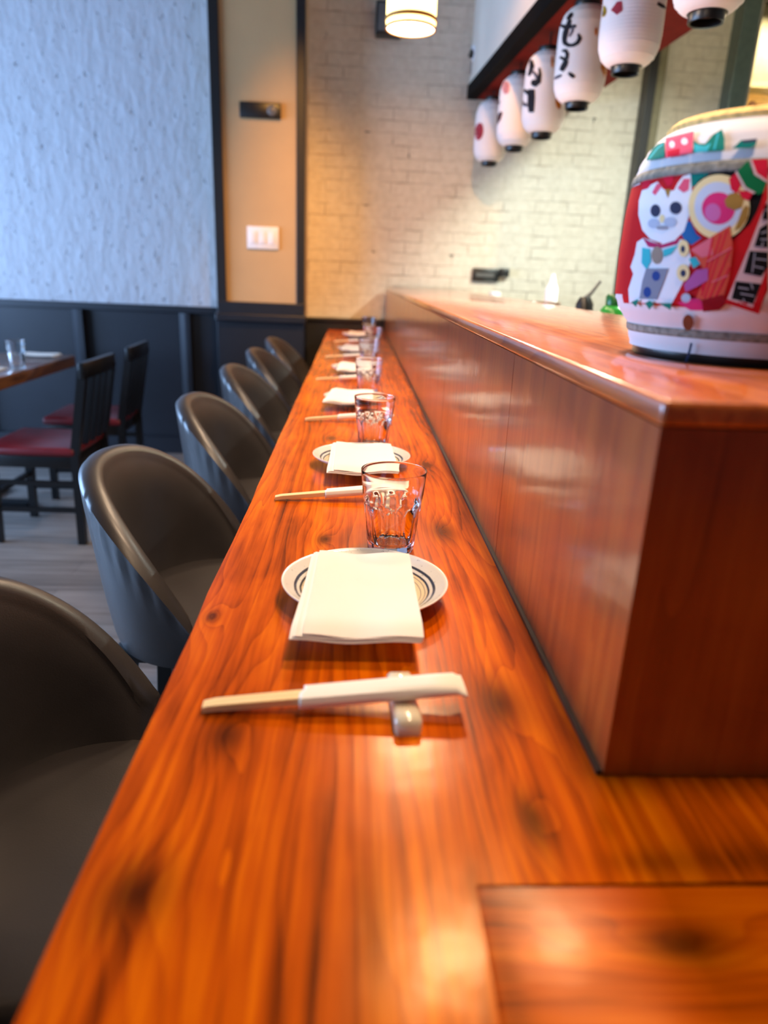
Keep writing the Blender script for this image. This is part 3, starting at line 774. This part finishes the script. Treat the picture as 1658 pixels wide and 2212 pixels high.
PALN = {'red': (196, 20, 30), 'teal': (0, 120, 112), 'black': (14, 12, 16), 'blue': (40, 104, 170), 'white': (232, 236, 244), 'pinkred': (226, 70, 96), 'dark': (52, 60, 88), 'grey': (150, 152, 166),
        'magenta': (176, 40, 96), 'cyan': (60, 184, 196), 'bell': (150, 136, 124), 'slate': (132, 138, 156), 'navy': (40, 70, 140), 'cream': (236, 218, 164), 'lav': (198, 210, 232), 'hot': (216, 50, 120),
        'pink': (206, 112, 176), 'gold': (160, 124, 58), 'crimson': (206, 20, 56), 'green': (0, 108, 62), 'fan': (206, 82, 62), 'fanpink': (220, 110, 130), 'purple': (170, 90, 160), 'deep': (140, 8, 24),
        'tagpink': (214, 186, 190), 'square': (228, 90, 120), 'palegrey': (176, 190, 214), 'brown': (120, 66, 40), 'leaf': (20, 128, 112)}
KEYS = list(PALN); PM = [paper('print_' + k, v) for k, v in PALN.items()]
cb = lambda l: [(1300 + .29833 * x, 180 + .29833 * y) for x, y in l]
E_ = lambda cx, cy, rx, ry, rot=0: cb(ell(cx, cy, rx, ry, 22, rot))
art = []
def A(c, poly, raw=False): art.append((KEYS.index(c), poly if raw else cb(poly)))
A('red', [(268, 655), (255, 760), (228, 920), (190, 1180), (150, 1440), (132, 1590), (330, 1600), (640, 1625), (900, 1600), (1130, 1640), (1200, 1500), (1200, 560), (1000, 570), (700, 600), (400, 640)])
A('teal', [(610, 612), (760, 590), (1060, 556), (1010, 650), (900, 640), (780, 660), (690, 730), (640, 760), (645, 690)])
A('black', [(650, 780), (700, 700), (800, 640), (900, 618), (1010, 640), (1130, 720), (1170, 800), (1120, 930), (1070, 1020), (980, 1100), (900, 1160), (880, 900)])
A('blue', [(585, 1000), (640, 1000), (680, 1090), (720, 1120), (650, 1170), (600, 1150), (570, 1090)])
A('white', [(266, 850), (288, 775), (330, 762), (352, 735), (400, 712), (440, 765), (475, 780), (520, 775), (548, 720), (585, 672), (640, 655), (650, 800), (632, 950), (592, 1070), (520, 1142), (440, 1160), (350, 1130), (290, 1062), (262, 950)])
A('white', [(252, 1150), (300, 1118), (420, 1165), (560, 1125), (620, 1150), (645, 1280), (610, 1390), (560, 1490), (505, 1592), (195, 1590), (190, 1490), (225, 1380), (205, 1330), (235, 1240)])
A('crimson', [(292, 690), (340, 668), (352, 735), (330, 760), (288, 772)]); A('square', [(360, 790), (398, 722), (432, 745), (384, 812)])
A('square', [(545, 760), (590, 690), (636, 690), (626, 772), (590, 792)]); A('crimson', [(445, 640), (526, 626), (508, 728), (472, 748), (440, 690)])
A('gold', [(452, 768), (496, 768), (476, 832)])
A('dark', ell(385, 922, 36, 46)); A('dark', ell(532, 902, 44, 46)); A('cream', ell(432, 980, 18, 30)); A('palegrey', ell(372, 1015, 42, 36)); A('palegrey', ell(492, 1005, 48, 36)); A('grey', ell(434, 1046, 44, 16))
A('magenta', [(292, 1118), (332, 1184), (420, 1196), (540, 1164), (574, 1108), (530, 1136), (430, 1168), (345, 1146)])
A('cyan', [(288, 1190), (346, 1200), (352, 1290), (322, 1352), (284, 1300)]); A('cyan', [(440, 1205), (550, 1172), (500, 1235), (445, 1260)]); A('bell', ell(396, 1245, 40, 64))
A('slate', [(318, 1340), (480, 1340), (445, 1440), (395, 1565), (268, 1560), (290, 1430)]); A('navy', ell(390, 1395, 30, 36)); A('navy', ell(326, 1512, 28, 38))
A('cream', ell(588, 1195, 38, 62)); A('cream', ell(585, 1372, 46, 62)); A('dark', ell(584, 1200, 16, 26)); A('dark', ell(586, 1375, 20, 26))
A('cyan', [(625, 1270), (680, 1255), (720, 1300), (660, 1340)])
A('cream', ell(845, 895, 222, 236, 30)); A('lav', ell(838, 895, 172, 182, 30)); A('hot', ell(842, 905, 122, 118)); A('pink', ell(800, 935, 58, 66))
A('gold', [(1040, 880), (1062, 900), (1050, 980), (1000, 1050), (955, 1068), (985, 990), (1010, 920)])
A('gold', [(885, 850), (920, 800), (965, 788), (1032, 825), (1010, 900), (960, 920), (900, 895)])
A('crimson', [(918, 690), (968, 648), (1004, 742), (975, 800), (932, 770)]); A('crimson', [(985, 775), (1095, 785), (1060, 850), (1010, 830)])
A('green', [(975, 640), (1055, 556), (1092, 655), (1200, 722), (1200, 770), (1130, 806), (1035, 756)]); A('tagpink', [(962, 640), (975, 634), (1040, 752), (1110, 790), (1095, 800), (1025, 765)])
A('crimson', [(1080, 552), (1200, 545), (1200, 715), (1115, 655)]); A('tagpink', [(1072, 556), (1082, 552), (1120, 650), (1200, 706), (1200, 722), (1100, 662)])
A('fan', [(640, 1205), (800, 1105), (925, 1028), (945, 1190), (920, 1400), (868, 1575), (800, 1640), (650, 1640), (700, 1500), (765, 1400), (700, 1290)])
A('fanpink', [(640, 1205), (790, 1112), (800, 1240), (720, 1262)])
for (x0, y0, x1, y1) in ((740, 1560, 905, 1060), (720, 1540, 860, 1090), (720, 1500, 800, 1120), (760, 1590, 935, 1180), (790, 1610, 925, 1330)): A('crimson', stroke([(x0, y0), (x1, y1)], 13))
for (x0, y0, x1, y1) in ((760, 1290, 935, 1190), (790, 1440, 910, 1390)): A('fanpink', stroke([(x0, y0), (x1, y1)], 9))
A('purple', [(592, 1455), (680, 1352), (765, 1340), (765, 1425), (690, 1470), (602, 1512)]); A('hot', [(545, 1590), (620, 1560), (700, 1560), (770, 1642), (640, 1645)])
A('deep', [(720, 1570), (870, 1530), (905, 1590), (850, 1640), (730, 1655)]); A('palegrey', ell(605, 1555, 34, 34))
A('red', [(1172, 775), (1200, 700), (1200, 1420), (1135, 1672), (885, 1592), (950, 1480), (1040, 1250)]); A('tagpink', [(1200, 840), (1150, 960), (1070, 1170), (905, 1562), (1090, 1625), (1200, 1310)])
# dark column lettering on the tilted tag: heavy brush blocks cut by light gaps
for blk, cuts in (([(968, 1432), (1150, 1452), (1122, 1530), (1092, 1598), (935, 1560)], [((985, 1478), (1060, 1490)), ((1075, 1440), (1090, 1492)), ((1000, 1522), (1100, 1540)), ((1020, 1560), (1030, 1585))]),
                  ([(1068, 1212), (1200, 1222), (1200, 1330), (1150, 1398), (1022, 1372)], [((1105, 1225), (1085, 1370)), ((1110, 1270), (1195, 1280)), ((1100, 1325), (1170, 1340))]),
                  ([(1140, 1050), (1200, 1010), (1200, 1190), (1100, 1178)], [((1150, 1085), (1195, 1070)), ((1145, 1130), (1200, 1130)), ((1165, 1150), (1150, 1195))]),
                  ([(1175, 890), (1200, 862), (1200, 990), (1158, 985)], [((1180, 920), (1200, 915))])):
    A('black', blk)
    for a_, c_ in cuts: A('grey', stroke([a_, c_], 10))
A('teal', [(318, 560), (340, 492), (400, 440), (452, 424), (450, 535), (380, 552)]); A('cyan', stroke([(340, 545), (400, 470), (440, 440)], 10))
A('square', [(458, 396), (664, 345), (652, 500), (458, 540)]); A('white', ell(505, 442, 20, 25)); A('white', ell(595, 420, 24, 25)); A('crimson', [(470, 490), (560, 470), (560, 525), (470, 535)])
A('leaf', [(660, 415), (705, 440), (745, 440), (800, 372), (868, 330), (886, 400), (884, 486), (660, 502)]); A('white', [(692, 392), (790, 360), (742, 436), (712, 430)]); A('cyan', [(665, 440), (740, 455), (790, 430), (760, 495), (670, 502)]); A('cyan', stroke([(810, 480), (840, 360)], 14))
A('teal', [(940, 474), (1005, 412), (1122, 400), (1112, 446), (1080, 466)]); A('dark', [(1010, 412), (1122, 400), (1115, 425), (1020, 432)])
A('leaf', [(208, 1584), (262, 1562), (246, 1622)]); A('leaf', [(308, 1592), (345, 1572), (374, 1598), (342, 1640)]); A('leaf', [(408, 1592), (502, 1592), (496, 1642)])
A('brown', ell(622, 1732, 40, 58)); A('dark', stroke([(646, 1880), (632, 1940), (604, 2020)], 18))
b = bmesh.new()
for i in range(14):      # the red ground runs on round the barrel's side
    a0, a1 = math.radians(130 + i * 4.5), math.radians(130 + (i + 1) * 4.5)
    for j in range(10):
        z0, z1 = .060 + j * .0104, .060 + (j + 1) * .0104
        b.faces.new([b.verts.new((BX + (bprof(z) + .00075) * math.cos(a), BY + (bprof(z) + .00075) * math.sin(a), BZ + z)) for a, z in ((a0, z0), (a1, z0), (a1, z1), (a0, z1))]).material_index = KEYS.index('red')
bmesh.ops.remove_doubles(b, verts=b.verts, dist=1e-6)
for k, (mi, poly) in enumerate(art): draw(b, bs, poly, .0002 + .00004 * k, mi, 9)
for v in b.verts: v.co -= Vector((BX, BY, BZ))
finish('printed_wrap', b, PM, bar_, 60)

# ------------------------------------------------------------------ pendant lamps over the counter
def build_pendant(z_top):
    t = thing('pendant_lamp', (0, 0, 0))
    b = bmesh.new(); lathe(b, [(.0865, .004), (.0865, .30), (.084, .30), (.084, .004)], 48, close=True); finish('paper_shade', b, M['shade'], t, 50)
    for pr in ([(.089, .022), (.089, .034), (.0866, .034), (.0866, .022)], [(.0885, .0), (.0885, .006), (.083, .006), (.083, .0)], [(.089, .292), (.089, .304), (.083, .304), (.083, .292)]):
        b = bmesh.new(); lathe(b, pr, 48, close=True); finish('wooden_band', b, M['lampband'], t, 50)
    b = bmesh.new(); lathe(b, [(0, .003), (.083, .003), (.083, .005), (0, .005)], 48); finish('diffuser', b, M['diffuser'], t, 50)
    b = bmesh.new(); tube(b, [(0, 0, .30), (0, 0, z_top - .02)], .004, 8); finish('cord', b, M['blackplastic'], t, 50)
    b = bmesh.new(); lathe(b, [(0, z_top - .03), (.05, z_top - .03), (.055, z_top), (0, z_top)], 32); finish('ceiling_rose', b, M['blackplastic'], t, 50)
    return t
pz = 2.095
pen = build_pendant(3.3 - pz); pen.location = (.165, 2.85, pz)
tag(pen, 'glowing white paper drum pendant lamp hanging over the counter', 'lamp')

# ------------------------------------------------------------------ fittings on the walls
t = thing('wall_controller', (-.597, 4.757, 2.184), 0); tag(t, 'black wall controller above the white switch plate on the column', 'wall controller')
b = bmesh.new(); box(b, -.122, .122, -.022, 0.004, -.042, .042, bev=.006); finish('case', b, M['blackplastic'], t, 40)
b = bmesh.new(); lathe(b, [(0, 0), (.030, 0), (.030, .006), (.026, .009), (0, .009)], 32); bmesh.ops.rotate(b, verts=b.verts, matrix=Matrix.Rotation(PI / 2, 3, 'X')); bmesh.ops.translate(b, verts=b.verts, vec=(.072, -.021, 0)); finish('dial', b, M['greyplastic'], t.children[0], 40)
t = thing('switch_plate', (-.592, 4.758, 1.477)); tag(t, 'white three-gang light switch plate on the cream column', 'switch plate')
b = bmesh.new(); box(b, -.098, .098, -.012, .002, -.066, .066, bev=.004); finish('plate_cover', b, M['whiteplastic'], t, 40)
for k in (-1, 0, 1):
    b = bmesh.new(); box(b, k * .058 - .018, k * .058 + .018, -.017, -.010, -.036, .036, bev=.002); finish('switch', b, M['whiteplastic'], t.children[0], 40)
t = thing('wall_speaker', (.155, 5.05, 2.75)); tag(t, 'black box speaker on the brick wall behind the pendant lamp', 'speaker')
b = bmesh.new(); box(b, -.08, .08, -.12, .0, -.085, .085, bev=.008); finish('cabinet', b, M['blackplastic'], t, 40)
b = bmesh.new(); box(b, -.068, .068, -.126, -.119, -.072, .072, bev=.003); finish('grille', b, M['greyplastic'], t.children[0], 40)
t = thing('security_camera', (.71, 5.05, 2.60)); tag(t, 'small white wall-mounted camera unit beside the soffit end', 'camera')
b = bmesh.new(); lathe(b, [(0, -.05), (.03, -.045), (.046, -.02), (.05, .01), (.046, .04), (0, .05)], 24); bmesh.ops.translate(b, verts=b.verts, vec=(.005, -.06, 0)); finish('housing', b, M['whiteplastic'], t, 50)
b = bmesh.new(); tube(b, [(-.05, -.075, .0), (-.03, -.07, -.005)], .024, 16); finish('lens', b, M['blackplastic'], t.children[0], 50)
b = bmesh.new(); box(b, -.03, .03, -.03, .0, -.10, -.03); finish('bracket', b, M['greyplastic'], t)
t = thing('wall_socket', (.905, 5.052, 1.315)); tag(t, 'black double socket box low on the brick wall above the riser', 'socket')
b = bmesh.new(); box(b, -.118, .062, -.03, 0, -.042, .042, bev=.005); finish('socket_box', b, M['blackplastic'], t, 40)
b = bmesh.new(); box(b, -.095, .03, -.034, -.028, -.012, .010); finish('label_strip', b, M['greyplastic'], t.children[0], 40)
b = bmesh.new(); box(b, .064, .128, -.05, 0, -.008, .046, bev=.005); finish('plug', b, M['blackplastic'], t, 40)

# ------------------------------------------------------------------ chef's side behind the riser
t = thing('prep_counter', (0, 0, 0)); tag(t, "brushed steel prep counter on the chef's side behind the riser", 'counter')
b = bmesh.new(); box(b, .665, 1.35, .6, 4.95, 1.04, 1.08, bev=.004); finish('worktop', b, M['steelcounter'], t, 40)
b = bmesh.new(); box(b, .68, 1.33, .62, 4.94, 0, 1.04); finish('cabinet', b, M['blackwood'], t)
t = thing('squeeze_bottle', (.89, 3.335, 1.08)); tag(t, 'white squeeze bottle standing behind the riser under the brick wall', 'bottle')
b = bmesh.new(); lathe(b, [(0, 0), (.026, 0), (.028, .004), (.028, .17), (.022, .19), (.016, .196), (0, .196)], 28); finish('bottle_body', b, M['whiteplastic'], t, 50)
b = bmesh.new(); lathe(b, [(0, .196), (.016, .196), (.014, .21), (.006, .24), (0, .24)], 20); finish('nozzle', b, M['whiteplastic'], t.children[0], 50)
t = thing('sauce_dispenser', (.875, 2.78, 1.08)); tag(t, 'black sauce dispenser behind the riser, next to the green bottle', 'dispenser')
b = bmesh.new(); lathe(b, [(0, 0), (.034, 0), (.036, .08), (.033, .13), (.02, .155), (0, .155)], 28); finish('dispenser_body', b, M['blackplastic'], t, 50)
b = bmesh.new(); tube(b, [(0, 0, .15), (.02, 0, .17), (.05, 0, .215)], [.010, .007, .005], 12); finish('spout', b, M['greyplastic'], t.children[0], 50)
t = thing('green_bottle', (.88, 2.47, 1.08)); tag(t, 'green bottle with dark green cap partly hidden by the sake barrel', 'bottle')
b = bmesh.new(); lathe(b, [(0, 0), (.044, 0), (.046, .06), (.044, .12), (.034, .134), (.022, .138), (0, .138)], 28); finish('bottle_body', b, M['green'], t, 50)
b = bmesh.new(); lathe(b, [(0, .137), (.030, .137), (.031, .165), (.026, .172), (0, .172)], 28); finish('cap', b, M['darkgreen'], t.children[0], 50)
b = bmesh.new(); lathe(b, [(0, .0), (.05, .0), (.055, .06), (.085, .118), (.080, .120), (.048, .064), (0, .06)], 40)
o = finish('sauce_bowl', b, M['brownceramic'], None, 50); o.location = (.82, 3.22, 1.08); tag(o, 'brown ceramic bowl whose rim shows just behind the riser', 'bowl')
b = bmesh.new(); lathe(b, [(0, 0), (.034, 0), (.038, .12), (.036, .132), (0, .136)], 24)
o = finish('white_cup', b, M['whiteplastic'], None, 50); o.location = (.905, 4.78, 1.08); tag(o, 'small white cup at the far end behind the riser, below the wall socket', 'cup')
# kitchen passage details on the far right
t = thing('wall_cabinet', (3.1, 6.3, 2.9)); tag(t, 'olive wall cabinet in the kitchen passage at the top right', 'cabinet')
b = bmesh.new(); box(b, -.9, .9, -.35, 0, -.12, .38, bev=.01); finish('carcass', b, M['oliveboard'], t, 40)
b = bmesh.new(); box(b, -.9, .9, -.37, -.35, -.16, -.12); finish('bottom_rail', b, M['olive'], t, 40)
b = bmesh.new()
tube(b, [(3.36 + .22 * math.cos(a), 6.277, 2.64 + .26 * math.sin(a)) for a in [PI * (1.0 + .9 * i / 20) for i in range(21)]], .022, 12)
o = finish('curved_pipe', b, M['olive'], None, 50); tag(o, 'curved olive pipe on the tan kitchen wall at the right edge', 'pipe')
t = thing('kitchen_lamp', (3.40, 6.299, 2.62)); tag(t, 'bright round lamp inside the curve of the olive pipe', 'lamp')
b = bmesh.new(); lathe(b, [(0, -.05), (.12, -.05), (.14, -.02), (.14, 0), (0, 0)], 32); bmesh.ops.rotate(b, verts=b.verts, matrix=Matrix.Rotation(-PI / 2, 3, 'X')); finish('lamp_glass', b, emis('kitchen_lamp_glass', (255, 250, 240), 3), t, 50)
b = bmesh.new(); box(b, 2.75, 3.9, 6.14, 6.29, 2.26, 2.335, bev=.02); o = finish('storage_tray', b, M['yellow'], None, 40); tag(o, 'yellow plastic tray on a ledge behind the sake barrel', 'tray')
b = bmesh.new(); box(b, 2.6, 4.1, 5.9, 6.3, 2.20, 2.26); o = finish('wall_ledge', b, M['kitchentan'], None, 40); tag(o, 'tan ledge on the kitchen wall carrying the yellow tray', 'shelf')

# ------------------------------------------------------------------ dining table and chairs on the left
t = thing('dining_table', (-2.06, 3.75, 0)); tag(t, 'thick wooden dining table against the left picture edge', 'table')
b = bmesh.new(); box(b, -.37, .37, -.66, .66, .685, .75, bev=.006); finish('table_top', b, M['table'], t, 40)
b = bmesh.new(); box(b, -.035, .035, -.035, .035, .03, .685); box(b, -.06, .06, -.3, .3, .66, .685); finish('pedestal', b, M['blackmetal'], t, 40)
b = bmesh.new(); box(b, -.30, .30, -.04, .04, 0, .03); box(b, -.04, .04, -.30, .30, 0, .03); finish('foot', b, M['blackmetal'], t, 40)
def build_chair():
    """faces -x; origin on the floor under the seat centre"""
    t = thing('dining_chair', (0, 0, 0))
    b = bmesh.new(); box(b, -.22, .20, -.215, .215, .432, .475, bev=.018, seg=3); finish('seat', b, M['redseat'], t, 50)
    b = bmesh.new(); box(b, -.20, .19, -.20, .20, .375, .432, bev=.004); finish('seat_frame', b, M['blackwood'], t, 40)
    for y in (-.19, .19):
        b = bmesh.new(); bar(b, (-.19, y, .40), (-.20, y, 0), .04, .04, 0, .032, .032); finish('leg', b, M['blackwood'], t)
        b = bmesh.new(); bar(b, (.19, y, .0), (.195, y, .45), .036, .036); bar(b, (.195, y, .44), (.265, y, .83), .038, .034); finish('leg', b, M['blackwood'], t)
    b = bmesh.new(); box(b, .25, .28, -.215, .215, .79, .865, bev=.008); finish('top_rail', b, M['blackwood'], t, 40)
    for y in (-.085, 0, .085):
        b = bmesh.new(); bar(b, (.205, y, .47), (.262, y, .80), .034, .014); finish('back_slat', b, M['blackwood'], t)
    b = bmesh.new()
    for y in (-.19, .19): bar(b, (-.195, y, .17), (.19, y, .17), .022, .022); bar(b, (-.195, y, .30), (.19, y, .30), .022, .022)
    bar(b, (-.195, -.19, .24), (-.195, .19, .24), .022, .022); finish('stretcher', b, M['blackwood'], t)
    return t
ch = build_chair(); ch.location = (-1.47, 3.405, 0)
tag(ch, 'black wooden dining chair with red seat nearest the bar stools', 'chair', 'dining chairs at the wooden table')
c2 = copy_tree(ch); c2.location = (-1.49, 4.10, 0); c2.rotation_euler.z = .05
tag(c2, 'black dining chair with red seat behind the first, closer to the wall', 'chair', 'dining chairs at the wooden table')
for i, (x, y, lb) in enumerate(((-1.735, 3.755, 'clear tumbler standing on the dining table by its edge'),)):
    o = copy_tree(g0); o.location = (x, y, .75); o.scale = (1.05, 1.05, 1.25); tag(o, lb, 'glass')
for i, (x, y, lb) in enumerate(((-1.865, 4.335, 'folded white napkin on the dining table behind the tumbler'), (-1.875, 3.655, 'folded white napkin on the dining table at the left picture edge'))):
    o = copy_tree(n0); o.location = (x, y, .7285); o.rotation_euler.z = PI / 2; tag(o, lb, 'napkin', 'napkins on the dining table')

# ------------------------------------------------------------------ light
def area(name, loc, rot, size, size_y, power, rgb, shape='RECTANGLE', spread=PI):
    l = bpy.data.lights.new(name, 'AREA'); l.shape = shape; l.size = size
    if shape in ('RECTANGLE', 'ELLIPSE'): l.size_y = size_y
    l.energy = power; l.color = rgb; l.spread = spread
    o = bpy.data.objects.new(name, l); COL.objects.link(o); o.location = loc; o.rotation_euler = rot; return o
WARM = (1.0, .70, .45)
area('daylight_window', (-4.62, 2.55, 1.42), (0, -PI / 2, 0), 1.4, 3.8, 370, (.36, .59, 1.0))
area('daylight_front_window', (-2.6, -2.2, 1.5), (PI / 2, 0, math.radians(-8)), 2.2, 1.5, 12, (.36, .62, 1.0))
for k, (x, y) in enumerate(((.255, 1.22), (.21, 2.05), (.165, 2.85))):
    area('pendant_light', (x, y, pz - .004), (0, 0, 0), .16, .16, 14, WARM, 'DISK')
def spot(name, loc, target, power, rgb, size, blend=.6, rad=.05):
    l = bpy.data.lights.new(name, 'SPOT'); l.energy = power; l.color = rgb; l.spot_size = math.radians(size); l.spot_blend = blend; l.shadow_soft_size = rad
    o = bpy.data.objects.new(name, l); COL.objects.link(o); o.location = loc
    o.rotation_euler = (Vector(target) - Vector(loc)).to_track_quat('-Z', 'Y').to_euler(); return o
AMB = (1.0, .46, .10)
area('pendant_light', (.30, .48, pz - .004), (0, 0, 0), .16, .16, 7, WARM, 'DISK')
o = spot('wall_amber_fill', (-.30, 2.9, 3.1), (-.42, 4.9, 1.05), 250, AMB, 62, 1.0); o.scale = (.45, 1, 1)  # added amber spot, narrowed to warm the column; no real fitting
spot('wall_amber_fill', (.45, 3.1, 3.1), (.35, 5.05, 1.0), 125, AMB, 60, 1.0)  # second added spot, warms the brick wall
area('passage_fill', (3.2, 5.6, 3.2), (0, 0, 0), 1.2, .3, 130, (1.0, .82, .5))  # unseen fill added to brighten the kitchen passage
area('kitchen_light', (1.72, 3.0, 2.62), (0, math.radians(22), 0), .14, 1.6, 130, (.90, 1.0, .90))
w = bpy.data.worlds.new('world'); SC.world = w; w.use_nodes = True
bg = w.node_tree.nodes['Background']; bg.inputs[0].default_value = (.55, .68, 1.0, 1); bg.inputs[1].default_value = .03

SC.view_settings.view_transform = 'Standard'
try: SC.view_settings.look = 'None'
except Exception: pass
SC.view_settings.exposure = 0.0; SC.view_settings.gamma = 1.0; SC.view_settings.use_curve_mapping = False
SC.cycles.max_bounces = 11; SC.cycles.transmission_bounces = 11; SC.cycles.glossy_bounces = 5
SC.cycles.sample_clamp_indirect = 6.0
try: SC.cycles.use_denoising = True
except Exception: pass
